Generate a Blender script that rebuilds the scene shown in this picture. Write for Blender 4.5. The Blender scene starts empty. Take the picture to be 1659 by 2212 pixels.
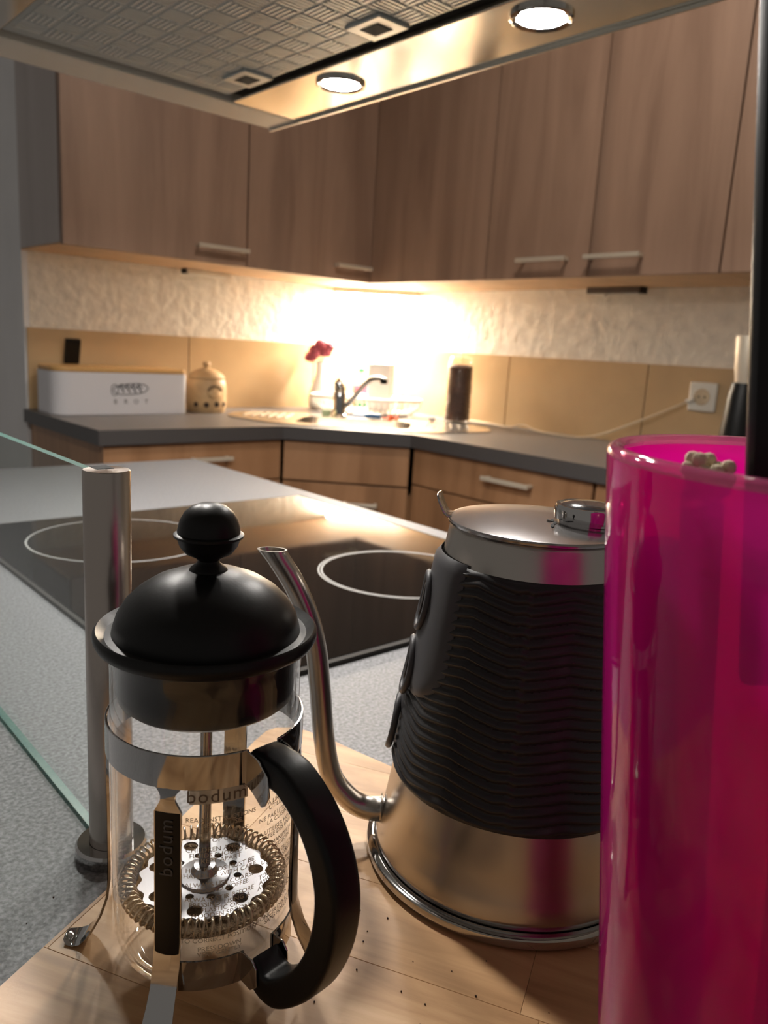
import bpy, bmesh, math, random
from mathutils import Vector, Matrix
random.seed(7)
sin, cos, pi, R = math.sin, math.cos, math.pi, math.radians
scene = bpy.context.scene
C = scene.collection

# ------------------------------------------------------------------ camera
EYE = Vector((0, 0, 1.151))
yaw, pitch, roll = R(47.936), R(11.744), R(3.401)
fw = Vector((cos(yaw)*cos(pitch), sin(yaw)*cos(pitch), -sin(pitch)))
rt = Vector((sin(yaw), -cos(yaw), 0))
dn = fw.cross(rt)
cr = rt*cos(roll) - dn*sin(roll)
cd = dn*cos(roll) + rt*sin(roll)
cam_d = bpy.data.cameras.new('camera')
cam = bpy.data.objects.new('camera', cam_d); C.objects.link(cam)
m = Matrix((cr, -cd, -fw)).transposed().to_4x4(); m.translation = EYE
cam.matrix_world = m
cam_d.sensor_fit = 'VERTICAL'; cam_d.sensor_height = 36.0
cam_d.lens = 1702/2212*36.0
cam_d.clip_start = 0.01
cam_d.dof.use_dof = True; cam_d.dof.focus_distance = 0.31; cam_d.dof.aperture_fstop = 17.0
scene.camera = cam

# ------------------------------------------------------------------ world, exposure
w = bpy.data.worlds.new('world'); scene.world = w; w.use_nodes = True
w.node_tree.nodes['Background'].inputs[0].default_value = (1.0, 0.93, 0.86, 1)
w.node_tree.nodes['Background'].inputs[1].default_value = 0.08
scene.view_settings.view_transform = 'Standard'; scene.view_settings.look = 'None'
scene.view_settings.gamma = 1.0; scene.view_settings.use_curve_mapping = False
scene.view_settings.exposure = 1.1
HALOGEN, CORNER, FILL = 285.0, 250.0, 20.0

# ------------------------------------------------------------------ materials
def newmat(name):
    mt = bpy.data.materials.new(name); mt.use_nodes = True
    nt = mt.node_tree
    return mt, nt, nt.nodes['Principled BSDF']
def rgb(c): return (c[0], c[1], c[2], 1)
def plain(name, col, rough=.5, metal=0, coat=0, var=0.0, scale=30, bump=0, emit=0, aniso=0, spec=.5, trans=0, ior=1.45, dist=.003):
    mt, nt, b = newmat(name)
    b.inputs['Base Color'].default_value = rgb(col)
    b.inputs['Roughness'].default_value = rough; b.inputs['Metallic'].default_value = metal
    b.inputs['Coat Weight'].default_value = coat; b.inputs['Specular IOR Level'].default_value = spec
    b.inputs['Transmission Weight'].default_value = trans; b.inputs['IOR'].default_value = ior
    b.inputs['Anisotropic'].default_value = aniso
    if emit:
        b.inputs['Emission Color'].default_value = rgb(col); b.inputs['Emission Strength'].default_value = emit
    if var or bump:
        tc = nt.nodes.new('ShaderNodeTexCoord'); n = nt.nodes.new('ShaderNodeTexNoise')
        n.inputs['Scale'].default_value = scale; n.inputs['Detail'].default_value = 5
        nt.links.new(tc.outputs['Object'], n.inputs['Vector'])
        if var:
            rp = nt.nodes.new('ShaderNodeValToRGB')
            rp.color_ramp.elements[0].color = rgb([x*(1-var) for x in col]); rp.color_ramp.elements[0].position = .3
            rp.color_ramp.elements[1].color = rgb([min(1, x*(1+var)) for x in col]); rp.color_ramp.elements[1].position = .7
            nt.links.new(n.outputs['Fac'], rp.inputs['Fac']); nt.links.new(rp.outputs['Color'], b.inputs['Base Color'])
        if bump:
            bp = nt.nodes.new('ShaderNodeBump'); bp.inputs['Strength'].default_value = bump; bp.inputs['Distance'].default_value = dist
            nt.links.new(n.outputs['Fac'], bp.inputs['Height']); nt.links.new(bp.outputs['Normal'], b.inputs['Normal'])
    return mt
def wood(name, dark, mid, light, mapping, rough=.5, knots=.5, rot=0.0, coat=0.0, coords='Object'):
    mt, nt, b = newmat(name)
    tc = nt.nodes.new('ShaderNodeTexCoord'); mp = nt.nodes.new('ShaderNodeMapping'); mr = nt.nodes.new('ShaderNodeMapping')
    mr.inputs['Rotation'].default_value = (0, 0, rot)
    mp.inputs['Scale'].default_value = mapping
    oi = nt.nodes.new('ShaderNodeObjectInfo'); ad = nt.nodes.new('ShaderNodeVectorMath'); ad.operation = 'ADD'
    sc = nt.nodes.new('ShaderNodeVectorMath'); sc.operation = 'SCALE'; sc.inputs['Scale'].default_value = 7.0
    nt.links.new(oi.outputs['Random'], sc.inputs[0])
    nt.links.new(tc.outputs[coords], ad.inputs[0]); nt.links.new(sc.outputs[0], ad.inputs[1])
    nt.links.new(ad.outputs[0], mr.inputs['Vector']); nt.links.new(mr.outputs['Vector'], mp.inputs['Vector'])
    n = nt.nodes.new('ShaderNodeTexNoise'); n.inputs['Scale'].default_value = 1; n.inputs['Detail'].default_value = 7
    n.inputs['Roughness'].default_value = .6; n.inputs['Distortion'].default_value = .6
    nt.links.new(mp.outputs['Vector'], n.inputs['Vector'])
    rp = nt.nodes.new('ShaderNodeValToRGB')
    e = rp.color_ramp.elements; e[0].color = rgb(dark); e[0].position = .3; e[1].color = rgb(light); e[1].position = .72
    q = e.new(.5); q.color = rgb(mid)
    nt.links.new(n.outputs['Fac'], rp.inputs['Fac'])
    k = nt.nodes.new('ShaderNodeTexNoise'); k.inputs['Scale'].default_value = .45; k.inputs['Detail'].default_value = 2
    nt.links.new(mp.outputs['Vector'], k.inputs['Vector'])
    kr = nt.nodes.new('ShaderNodeValToRGB'); kr.color_ramp.elements[0].position = .28; kr.color_ramp.elements[1].position = .42
    kr.color_ramp.elements[0].color = (1-knots, 1-knots, 1-knots, 1); kr.color_ramp.elements[1].color = (1, 1, 1, 1)
    nt.links.new(k.outputs['Fac'], kr.inputs['Fac'])
    mx = nt.nodes.new('ShaderNodeMix'); mx.data_type = 'RGBA'; mx.blend_type = 'MULTIPLY'; mx.inputs[0].default_value = 1
    nt.links.new(rp.outputs['Color'], mx.inputs[6]); nt.links.new(kr.outputs['Color'], mx.inputs[7])
    nt.links.new(mx.outputs[2], b.inputs['Base Color'])
    bp = nt.nodes.new('ShaderNodeBump'); bp.inputs['Strength'].default_value = .06; bp.inputs['Distance'].default_value = .002
    nt.links.new(n.outputs['Fac'], bp.inputs['Height']); nt.links.new(bp.outputs['Normal'], b.inputs['Normal'])
    b.inputs['Roughness'].default_value = rough; b.inputs['Coat Weight'].default_value = coat; b.inputs['Coat Roughness'].default_value = .25
    return mt
def fresnel(nt, ior):
    """Fresnel weight that is the same from both sides of a thin skin"""
    f = nt.nodes.new('ShaderNodeFresnel'); g = nt.nodes.new('ShaderNodeNewGeometry'); mx = nt.nodes.new('ShaderNodeMix')
    mx.inputs[2].default_value = ior; mx.inputs[3].default_value = 1/ior
    nt.links.new(g.outputs['Backfacing'], mx.inputs[0]); nt.links.new(mx.outputs[0], f.inputs['IOR'])
    return f
def clear(name, tint, gloss=1.0, rough=0.02, ior=1.45):
    """thin clear glass: lets light straight through, reflects by Fresnel"""
    mt, nt, b = newmat(name); nt.nodes.remove(b)
    out = nt.nodes['Material Output']
    t = nt.nodes.new('ShaderNodeBsdfTransparent'); t.inputs[0].default_value = rgb(tint)
    g = nt.nodes.new('ShaderNodeBsdfGlossy'); g.inputs['Roughness'].default_value = rough; g.inputs[0].default_value = (gloss, gloss, gloss, 1)
    f = fresnel(nt, ior)
    mx = nt.nodes.new('ShaderNodeMixShader')
    nt.links.new(f.outputs[0], mx.inputs[0]); nt.links.new(t.outputs[0], mx.inputs[1]); nt.links.new(g.outputs[0], mx.inputs[2])
    nt.links.new(mx.outputs[0], out.inputs['Surface'])
    return mt
def translucent(name, col, clear_col, f_trans, f_clear, ior=1.45, rough=.05):
    """coloured see-through plastic: part scattered, part straight through, glossy skin"""
    mt, nt, b = newmat(name); nt.nodes.remove(b)
    out = nt.nodes['Material Output']; N = nt.nodes.new; L = nt.links.new
    tl = N('ShaderNodeBsdfTranslucent'); tl.inputs[0].default_value = rgb(col)
    df = N('ShaderNodeBsdfDiffuse'); df.inputs[0].default_value = rgb(col)
    tr = N('ShaderNodeBsdfTransparent'); tr.inputs[0].default_value = rgb(clear_col)
    gl = N('ShaderNodeBsdfGlossy'); gl.inputs['Roughness'].default_value = rough
    fr = fresnel(nt, ior)
    m1, m2, m3 = N('ShaderNodeMixShader'), N('ShaderNodeMixShader'), N('ShaderNodeMixShader')
    m1.inputs[0].default_value = f_trans; m2.inputs[0].default_value = f_clear
    L(df.outputs[0], m1.inputs[1]); L(tl.outputs[0], m1.inputs[2])
    L(m1.outputs[0], m2.inputs[1]); L(tr.outputs[0], m2.inputs[2])
    L(fr.outputs[0], m3.inputs[0]); L(m2.outputs[0], m3.inputs[1]); L(gl.outputs[0], m3.inputs[2])
    L(m3.outputs[0], out.inputs['Surface'])
    return mt
def counter_mat(name, lo, hi, rough=.42):
    mt, nt, b = newmat(name); N = nt.nodes.new; L = nt.links.new
    tc = N('ShaderNodeTexCoord'); n = N('ShaderNodeTexNoise'); n.inputs['Scale'].default_value = 420; n.inputs['Detail'].default_value = 3
    L(tc.outputs['Object'], n.inputs['Vector'])
    rp = N('ShaderNodeValToRGB'); rp.color_ramp.elements[0].color = rgb(lo); rp.color_ramp.elements[0].position = .35
    rp.color_ramp.elements[1].color = rgb(hi); rp.color_ramp.elements[1].position = .66
    L(n.outputs['Fac'], rp.inputs['Fac']); L(rp.outputs['Color'], b.inputs['Base Color'])
    n2 = N('ShaderNodeTexNoise'); n2.inputs['Scale'].default_value = 330; n2.inputs['Detail'].default_value = 2
    L(tc.outputs['Object'], n2.inputs['Vector'])
    bp = N('ShaderNodeBump'); bp.inputs['Strength'].default_value = .35; bp.inputs['Distance'].default_value = .0012
    L(n2.outputs['Fac'], bp.inputs['Height']); L(bp.outputs['Normal'], b.inputs['Normal'])
    b.inputs['Roughness'].default_value = rough; b.inputs['Specular IOR Level'].default_value = .3
    return mt

OAK_HAZY = wood('cabinet oak', (.24, .145, .098), (.34, .215, .15), (.42, .27, .19), (9, 9, .9), .5, .35)  # lens haze put into the colour, paler and greyer than the wood
OAK_UNDER = plain('cabinet underside board', (.55, .36, .21), .6, var=.1, scale=8)
OAK_LIT = wood('lit base oak', (.27, .135, .062), (.38, .20, .098), (.47, .26, .135), (9, 9, .9), .45, .35)  # same oak as the wall cabinets, brighter lighting put into the colour
SIDE = wood('end panel oak with sheen', (.30, .245, .22), (.38, .32, .295), (.43, .37, .345), (7, 7, .7), .28, .2)  # silvery reflection on the end panel put into the base colour
GAP = plain('dark gap', (.02, .017, .015), .8)
HANDLE = plain('brushed handle steel', (.66, .59, .48), .42, .35)
PLASTER = plain('rough white plaster', (.80, .74, .64), .85, var=.08, scale=30, bump=.32, dist=.02)
WALLGREY = plain('grey painted wall', (.82, .82, .83), .8, var=.03, scale=6)
CEIL = plain('ceiling paint', (.7, .68, .64), .9, var=.02, scale=5)
FLOOR = wood('dark floor', (.06, .045, .035), (.09, .07, .055), (.13, .1, .08), (2, 14, 2), .5, .3)
TILE = plain('beige glazed tile', (.56, .39, .215), .18, var=.07, scale=5)
GROUT = plain('grout', (.45, .36, .24), .8)
COUNTER = counter_mat('dark grey worktop', (.115, .105, .10), (.185, .17, .16), .4)
PENIN = counter_mat('speckled grey worktop', (.115, .115, .12), (.25, .25, .26), .5)
EDGE = plain('worktop edge', (.075, .07, .07), .45)
GLASSBLACK = plain('black ceramic glass', (.006, .0055, .005), .035, spec=.30)
RINGMARK = plain('printed zone ring', (.30, .295, .29), .5, spec=.2)
STEEL = plain('brushed steel', (.46, .425, .385), .25, 1, aniso=.5)
STEEL_LID = plain('satin steel lid', (.50, .48, .48), .17, 1)
POSTSTEEL = plain('satin post steel', (.45, .40, .36), .24, 1, aniso=.6)
CHROME = plain('chrome', (.52, .51, .50), .06, 1)
SINKSTEEL = plain('sink steel', (.70, .67, .62), .22, 1)
ALU = plain('hood aluminium', (.62, .64, .62), .42, .8)
ALU_DARK = plain('filter aluminium', (.46, .50, .49), .45, .6)
SLOT = plain('filter ridge', (.72, .74, .72), .4, .7)
HOODSTEEL = plain('polished hood steel', (.72, .69, .62), .13, 1)
HOODFRAME = plain('hood frame lacquer', (.68, .63, .54), .4, .2)
BLACKP = plain('black satin plastic', (.007, .007, .007), .38, spec=.28, bump=.02, scale=900)
BLACKG = plain('black glossy plastic', (.006, .006, .006), .22, spec=.28)
RUBBER = plain('black silicone', (.022, .021, .022), .40, spec=.42)
RUBBER_LIT = plain('lit grip silicone', (.060, .058, .062), .45, spec=.5)  # black silicone greyed to carry the side light on the grip
GLASS = clear('carafe glass', (.985, .985, .98))
PANE = clear('pane glass', (.95, .98, .97), .5)
TEAL = plain('green pane edge', (.015, .115, .09), .3, trans=.2, spec=.35)
PINK = translucent('magenta plastic', (.90, .035, .58), (.86, .11, .46), .80, .46)
PINKRIM = translucent('clear magenta rim', (.85, .25, .48), (.97, .62, .78), .5, .6, 1.5, .06)
BEECH = wood('beech board', (.29, .145, .055), (.50, .29, .13), (.66, .425, .225), (42, 5, 42), .45, .22, R(-28)+pi/2*0, .1)
WHITE = plain('white enamel', (.72, .71, .74), .35, var=.01, scale=4)
BAMBOO = wood('bamboo lid', (.50, .27, .09), (.62, .36, .13), (.70, .42, .16), (3, 40, 40), .45, .1)
PRINT = plain('dark print', (.06, .055, .055), .6)
CLAY = plain('tan stoneware', (.55, .36, .18), .5, var=.18, scale=25, bump=.2)
CLAYDK = plain('dark hole', (.05, .03, .02), .9)
CERAMIC = plain('white ceramic', (.82, .80, .77), .25, var=.01, scale=8)
PETAL = plain('dusty pink petals', (.34, .075, .11), .8, var=.4, scale=60)
STALK = plain('dry stalk', (.22, .2, .09), .8)
BEANS = plain('coffee beans', (.075, .03, .014), .45, var=.3, scale=120)
GREEN = plain('green plastic', (.03, .25, .12), .4)
PALEGREEN = plain('pale green sponge', (.45, .55, .33), .9, bump=.4, scale=120)
SOAP = plain('clear soap bottle', (.80, .80, .74), .2, trans=.3)
LABELPINK = plain('pink label', (.55, .14, .25), .5)
BLUE = plain('blue brush plastic', (.035, .13, .30), .35)
ORANGE = plain('orange cloth', (.85, .13, .03), .7, bump=.2, scale=70)
CORD = plain('cream flex', (.62, .50, .34), .45)
SOCK = plain('white socket plastic', (.74, .71, .64), .35)
BRONZE = plain('bronze filter mesh', (.20, .14, .085), .4, .8, bump=.5, scale=1500)
SPRINGM = plain('spring wire', (.62, .52, .38), .28, 1)
PLATE = plain('perforated steel', (.42, .42, .44), .30, .95)
INK = plain('sand coloured print', (.50, .40, .27), .6)
INKDK = plain('brown print', (.17, .115, .07), .6)
LABEL = translucent('sand coloured label print', (.62, .53, .39), (.8, .72, .6), .15, .10)
SILK = plain('grey relief lettering', (.075, .075, .078), .35)
CREAM = plain('pale bristle', (.72, .60, .42), .7, bump=.3, scale=90)
SPOON = wood('spoon wood', (.35, .2, .09), (.45, .27, .13), (.52, .33, .17), (30, 30, 3), .6, .1)
GREYBIT = plain('grey scourer', (.5, .48, .46), .8, bump=.5, scale=200)
GROUNDS = plain('coffee grounds', (.05, .025, .015), .9)
PAPER = plain('white scrap', (.75, .70, .62), .8)
WHITEPLASTIC = plain('white rack plastic', (.80, .78, .72), .35)
LAMPGLOW = plain('halogen lamp', (1, .95, .89), .5, emit=HALOGEN)
CORNERGLOW = plain('warm cabinet lamp', (1, .89, .74), .5, emit=CORNER)
FILLGLOW = plain('fill lamp glow', (1, .90, .80), .5, emit=FILL)  # glow of the added, unseen fill lamp
DKHOUSE = plain('dark lamp housing', (.10, .075, .06), .5)
VENT = plain('vent shadow', (.01, .01, .01), .9)
DIAL = plain('dial face', (.03, .03, .035), .12, coat=1)

# ------------------------------------------------------------------ geometry helpers
class MB:
    """collects shapes in world coordinates and links them as one mesh object"""
    def __init__(s): s.v = []; s.f = []; s.mi = []
    def add(s, vs, fs, mi=0):
        o = len(s.v); s.v += [tuple(p) for p in vs]
        for f in fs: s.f.append([o+i for i in f]); s.mi.append(mi)
        return s
    def box(s, x0, x1, y0, y1, z0, z1, mi=0):
        vs = [(x, y, z) for z in (z0, z1) for x, y in ((x0, y0), (x1, y0), (x1, y1), (x0, y1))]
        return s.add(vs, [(3, 2, 1, 0), (4, 5, 6, 7), (0, 1, 5, 4), (1, 2, 6, 5), (2, 3, 7, 6), (3, 0, 4, 7)], mi)
    def obox(s, c, ux, uy, uz, hx, hy, hz, mi=0):
        c, ux, uy, uz = Vector(c), Vector(ux).normalized(), Vector(uy).normalized(), Vector(uz).normalized()
        vs = [c+ux*hx*a+uy*hy*b+uz*hz*d for d in (-1, 1) for a, b in ((-1, -1), (1, -1), (1, 1), (-1, 1))]
        return s.add(vs, [(3, 2, 1, 0), (4, 5, 6, 7), (0, 1, 5, 4), (1, 2, 6, 5), (2, 3, 7, 6), (3, 0, 4, 7)], mi)
    def lathe(s, cx, cy, prof, n=48, sx=1, sy=1, mi=0, rot=0):
        rows = []
        vs, fs = [], []
        for r, z in prof:
            if r < 1e-6: rows.append([len(vs)]); vs.append((cx, cy, z))
            else:
                row = []
                for i in range(n):
                    a = 2*pi*i/n
                    px, py = r*sx*cos(a), r*sy*sin(a)
                    row.append(len(vs)); vs.append((cx+px*cos(rot)-py*sin(rot), cy+px*sin(rot)+py*cos(rot), z))
                rows.append(row)
        for A, B in zip(rows, rows[1:]):
            if len(A) == 1 and len(B) == 1: continue
            for i in range(n):
                j = (i+1) % n
                if len(A) == 1: fs.append((A[0], B[j], B[i]))
                elif len(B) == 1: fs.append((A[i], A[j], B[0]))
                else: fs.append((A[i], A[j], B[j], B[i]))
        return s.add(vs, fs, mi)
    def tube(s, pts, rad, n=12, cap=True, closed=False, mi=0, up=None, sq=None):
        pts = [Vector(p) for p in pts]; k = len(pts); vs, fs = [], []
        rads = rad if isinstance(rad, (list, tuple)) else [rad]*k
        ref = None
        for i, p in enumerate(pts):
            if closed: t = pts[(i+1) % k]-pts[i-1]
            else: t = pts[min(i+1, k-1)]-pts[max(i-1, 0)]
            t.normalize()
            if ref is None:
                ref = Vector(up) if up else (Vector((0, 0, 1)) if abs(t.z) < .9 else Vector((1, 0, 0)))
            a = (ref-t*ref.dot(t)).normalized(); ref = a; b = t.cross(a)
            for j in range(n):
                q = 2*pi*j/n
                if sq:      # rounded rectangle section: half sizes along a and b
                    ca, sb = cos(q), sin(q); e = .35
                    oa = sq[0]*math.copysign(abs(ca)**e, ca); ob = sq[1]*math.copysign(abs(sb)**e, sb)
                    vs.append(p+a*oa+b*ob)
                else: vs.append(p+a*rads[i]*cos(q)+b*rads[i]*sin(q))
        for i in range(k if closed else k-1):
            i2 = (i+1) % k
            for j in range(n):
                fs.append((i*n+j, i*n+(j+1) % n, i2*n+(j+1) % n, i2*n+j))
        if cap and not closed:
            fs.append(tuple(reversed(range(n)))); fs.append(tuple(range((k-1)*n, k*n)))
        return s.add(vs, fs, mi)
    def prism(s, poly, z0, z1, mi=0):
        n = len(poly)
        vs = [(x, y, z0) for x, y in poly]+[(x, y, z1) for x, y in poly]
        fs = [tuple(reversed(range(n))), tuple(range(n, 2*n))]+[(i, (i+1) % n, n+(i+1) % n, n+i) for i in range(n)]
        return s.add(vs, fs, mi)
    def ball(s, c, r, seg=12, rings=8, sc=(1, 1, 1), mi=0):
        c = Vector(c); vs = [(c.x, c.y, c.z+r*sc[2])]; fs = []
        for i in range(1, rings):
            a = pi*i/rings
            for j in range(seg):
                b = 2*pi*j/seg; vs.append((c.x+r*sc[0]*sin(a)*cos(b), c.y+r*sc[1]*sin(a)*sin(b), c.z+r*sc[2]*cos(a)))
        vs.append((c.x, c.y, c.z-r*sc[2])); L = len(vs)-1
        for j in range(seg):
            fs.append((0, 1+j, 1+(j+1) % seg)); fs.append((L, L-seg+(j+1) % seg, L-seg+j))
        for i in range(rings-2):
            for j in range(seg):
                a, b = 1+i*seg+j, 1+i*seg+(j+1) % seg
                fs.append((a, a+seg, b+seg, b))
        return s.add(vs, fs, mi)
    def grid(s, rows, mi=0, closed=False):
        n = len(rows[0]); vs = [p for r in rows for p in r]; fs = []
        for i in range(len(rows)-1):
            for j in range(n if closed else n-1):
                k = (j+1) % n
                fs.append((i*n+j, i*n+k, (i+1)*n+k, (i+1)*n+j))
        return s.add(vs, fs, mi)
    def build(s, name, mat, parent=None, loc=None, bevel=0, seg=2, smooth=35, thick=0, sub=0):
        root = parent
        while root is not None and root.parent is not None: root = root.parent
        o_loc = Vector(loc) if loc else (root.location.copy() if root else Vector((0, 0, 0)))
        bm = bmesh.new()
        vv = [bm.verts.new(Vector(p)-o_loc) for p in s.v]
        for f, mi in zip(s.f, s.mi):
            try: q = bm.faces.new([vv[i] for i in f]); q.material_index = mi
            except ValueError: pass
        bmesh.ops.recalc_face_normals(bm, faces=bm.faces)
        if bevel:
            es = [e for e in bm.edges if len(e.link_faces) == 2 and e.calc_face_angle(0) > R(30)]
            bmesh.ops.bevel(bm, geom=es, offset=bevel, segments=seg, profile=.5, affect='EDGES', clamp_overlap=True)
        me = bpy.data.meshes.new(name); bm.to_mesh(me); bm.free()
        return finish(name, me, mat, parent, o_loc, smooth, thick, sub, bool(bevel and smooth))
def finish(name, me, mat, parent, o_loc, smooth=35, thick=0, sub=0, wn=False):
    for mt in (mat if isinstance(mat, (list, tuple)) else [mat]): me.materials.append(mt)
    if smooth:
        me.polygons.foreach_set('use_smooth', [True]*len(me.polygons)); me.set_sharp_from_angle(angle=R(smooth))
    ob = bpy.data.objects.new(name, me); C.objects.link(ob)
    if parent is not None: ob.parent = parent
    else: ob.location = o_loc
    if thick:
        md = ob.modifiers.new('thick', 'SOLIDIFY'); md.thickness = thick; md.offset = -1
    if wn:
        md = ob.modifiers.new('weighted', 'WEIGHTED_NORMAL'); md.keep_sharp = True
    if sub:
        md = ob.modifiers.new('sub', 'SUBSURF'); md.levels = sub; md.render_levels = sub
    return ob
def tag(o, label, cat, group=None):
    o['label'] = label; o['category'] = cat
    if group: o['group'] = group
    return o
def thing(name, label, cat, loc, group=None):
    o = bpy.data.objects.new(name, None); C.objects.link(o); o.location = loc; o.empty_display_size = .02
    return tag(o, label, cat, group)
def struct(o): o['kind'] = 'structure'; return o
def stuff(o): o['kind'] = 'stuff'; return o
def holed(outer, holes, z0, z1, side_mat=0):
    """flat slab with holes, as an MB"""
    bm = bmesh.new(); edges = []
    for lp in [outer]+holes:
        vs = [bm.verts.new((x, y, z1)) for x, y in lp]
        edges += [bm.edges.new((vs[i], vs[(i+1) % len(vs)])) for i in range(len(vs))]
    bmesh.ops.triangle_fill(bm, edges=edges, use_beauty=True, use_dissolve=False)
    bm.verts.index_update(); mb = MB(); n = len(bm.verts)
    vs = [v.co.copy() for v in bm.verts]; fs = [[v.index for v in f.verts] for f in bm.faces]
    mb.add(vs+[Vector((v.x, v.y, z0)) for v in vs], fs+[[i+n for i in reversed(f)] for f in fs])
    o = 0
    for lp in [outer]+holes:
        k = len(lp)
        for i in range(k):
            mb.f.append([o+i, o+(i+1) % k, n+o+(i+1) % k, n+o+i]); mb.mi.append(side_mat)
        o += k
    bm.free(); return mb
def circle(cx, cy, r, n=24, a0=0): return [(cx+r*cos(a0+2*pi*i/n), cy+r*sin(a0+2*pi*i/n)) for i in range(n)]
def roundpoly(pts, rad, n=6):
    out = []; k = len(pts)
    for i in range(k):
        p, a, b = Vector(pts[i]), Vector(pts[i-1]), Vector(pts[(i+1) % k])
        r = rad[i] if isinstance(rad, list) else rad
        if r <= 0: out.append(tuple(p)); continue
        da, db = (a-p).normalized(), (b-p).normalized()
        p0, p1 = p+da*r, p+db*r
        for j in range(n+1):
            t = j/n; out.append(tuple(p0*(1-t)**2+p*2*t*(1-t)+p1*t*t))
    return out
def smoothpath(pts, n=8):
    P = [Vector(p) for p in pts]; P = [2*P[0]-P[1]]+P+[2*P[-1]-P[-2]]; out = []
    for i in range(1, len(P)-2):
        for j in range(n):
            t = j/n; a, b, c, d = P[i-1], P[i], P[i+1], P[i+2]
            out.append(.5*((2*b)+(c-a)*t+(2*a-5*b+4*c-d)*t*t+(3*b-a-3*c+d)*t**3))
    out.append(P[-2]); return out
def text_polys(body, size, align='CENTER', extr=0.0, spacing=1.0):
    cu = bpy.data.curves.new('lettering', 'FONT'); cu.body = body; cu.size = size; cu.align_x = align; cu.align_y = 'CENTER'
    cu.space_character = spacing; cu.resolution_u = 3; cu.fill_mode = 'FRONT'
    ob = bpy.data.objects.new('lettering', cu); C.objects.link(ob)
    me = bpy.data.meshes.new_from_object(ob)
    vs = [v.co.copy() for v in me.vertices]; fs = [list(p.vertices) for p in me.polygons]
    bpy.data.objects.remove(ob); bpy.data.curves.remove(cu); bpy.data.meshes.remove(me)
    return vs, fs

# ------------------------------------------------------------------ the room
o = struct(MB().box(-1.5, 3.2, -1.5, 4.3, -.05, 0).build('floor', FLOOR))
o = struct(MB().box(-1.5, 3.2, -1.5, 4.3, 2.5, 2.55).build('ceiling', CEIL))
wb = struct(MB().box(.8295, 2.40, 2.6, 2.74, 0, 2.5).build('wall_back', PLASTER))
wr = struct(MB().box(2.25, 2.40, -1.5, 2.6, 0, 2.5).build('wall_right', PLASTER))
wl = struct(MB().box(.8120, .829, 2.6, 4.3, 0, 2.5).build('wall_left', WALLGREY))
for x0, x1 in ((.818, 1.363), (1.367, 1.91), (1.914, 2.246)):
    MB().box(x0, x1, 2.592, 2.6, .9, 1.15).build('tile', TILE, wb, bevel=.0012)
for y0, y1 in ((2.09, 2.59), (1.862, 2.086), (1.312, 1.858), (.762, 1.308), (.3, .758)):
    MB().box(2.242, 2.25, y0, y1, .9, 1.15).build('tile', TILE, wr, bevel=.0012)

# ------------------------------------------------------------------ upper cabinets
def handle(mb_parent, p0, p1, out, name='handle', mat=HANDLE, r=.006):
    p0, p1, out = Vector(p0), Vector(p1), Vector(out)
    a, d = (p1-p0), .028
    h = MB(); u = a.normalized()
    z = Vector((0, 0, 1)) if abs(u.z) < .5 else out.cross(u)
    h.obox((p0+p1)/2+out*d, u, out, z, a.length/2, .005, r)
    for t in (.06, .94): h.obox(p0+a*t+out*d/2, u, out, z, .005, d/2, .005)
    return h.build(name, mat, mb_parent, bevel=.0018)
ZU0, ZU1 = 1.378, 2.13
def upper_L(x0, x1, label, hx=None, end=False):
    t = thing('wall_cabinet', label, 'cabinet', ((x0+x1)/2, 2.42, ZU0), 'oak wall cabinets')
    MB().box(x0+.001, x1-.001, 2.272, 2.598, ZU0+.004, ZU1).build('carcass', SIDE, t, bevel=.001)
    MB().box(x0+.002, x1-.002, 2.274, 2.598, ZU0-.001, ZU0+.004).build('bottom_panel', OAK_UNDER, t)
    d = MB().box(x0+.003, x1-.002, 2.25, 2.270, ZU0-.003, ZU1).build('door', OAK_HAZY, t, bevel=.0012)
    if hx: handle(d, (hx[0], 2.25, 1.421), (hx[1], 2.25, 1.421), (0, -1, 0))
    return t
def upper_R(y0, y1, label, hy=None):
    t = thing('wall_cabinet', label, 'cabinet', (2.07, (y0+y1)/2, ZU0), 'oak wall cabinets')
    MB().box(1.922, 2.248, y0+.001, y1-.001, ZU0+.004, ZU1).build('carcass', SIDE, t, bevel=.001)
    MB().box(1.924, 2.248, y0+.002, y1-.002, ZU0-.001, ZU0+.004).build('bottom_panel', OAK_UNDER, t)
    d = MB().box(1.90, 1.920, y0+.002, y1-.003, ZU0-.003, ZU1).build('door', OAK_HAZY, t, bevel=.0012)
    if hy: handle(d, (1.90, hy[0], 1.424), (1.90, hy[1], 1.424), (-1, 0, 0))
    return t
upper_L(.808, 1.383, 'oak wall cabinet above the white bread box, its end panel showing, grey sheen in its colour', (1.20, 1.376))
t = thing('wall_cabinet', 'oak corner wall cabinet with two leaves over the sink', 'cabinet', (2.0, 2.35, ZU0), 'oak wall cabinets')
MB().prism([(1.384, 2.272), (1.922, 2.272), (1.922, 1.706), (2.248, 1.706), (2.248, 2.598), (1.384, 2.598)], ZU0+.004, ZU1).build('carcass', SIDE, t)
MB().prism([(1.386, 2.274), (1.924, 2.274), (1.924, 1.708), (2.247, 1.708), (2.247, 2.597), (1.386, 2.597)], ZU0-.001, ZU0+.004).build('bottom_panel', OAK_UNDER, t)
d = MB().box(1.386, 1.897, 2.25, 2.270, ZU0-.003, ZU1).build('door', OAK_HAZY, t, bevel=.0012)
handle(d, (1.728, 2.25, 1.421), (1.880, 2.25, 1.421), (0, -1, 0))
MB().box(1.90, 1.920, 1.708, 2.268, ZU0-.003, ZU1).build('door', OAK_HAZY, t, bevel=.0012)
upper_R(1.332, 1.705, 'oak wall cabinet right of the corner cabinet, handle low at its right', (1.565, 1.392))
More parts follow.
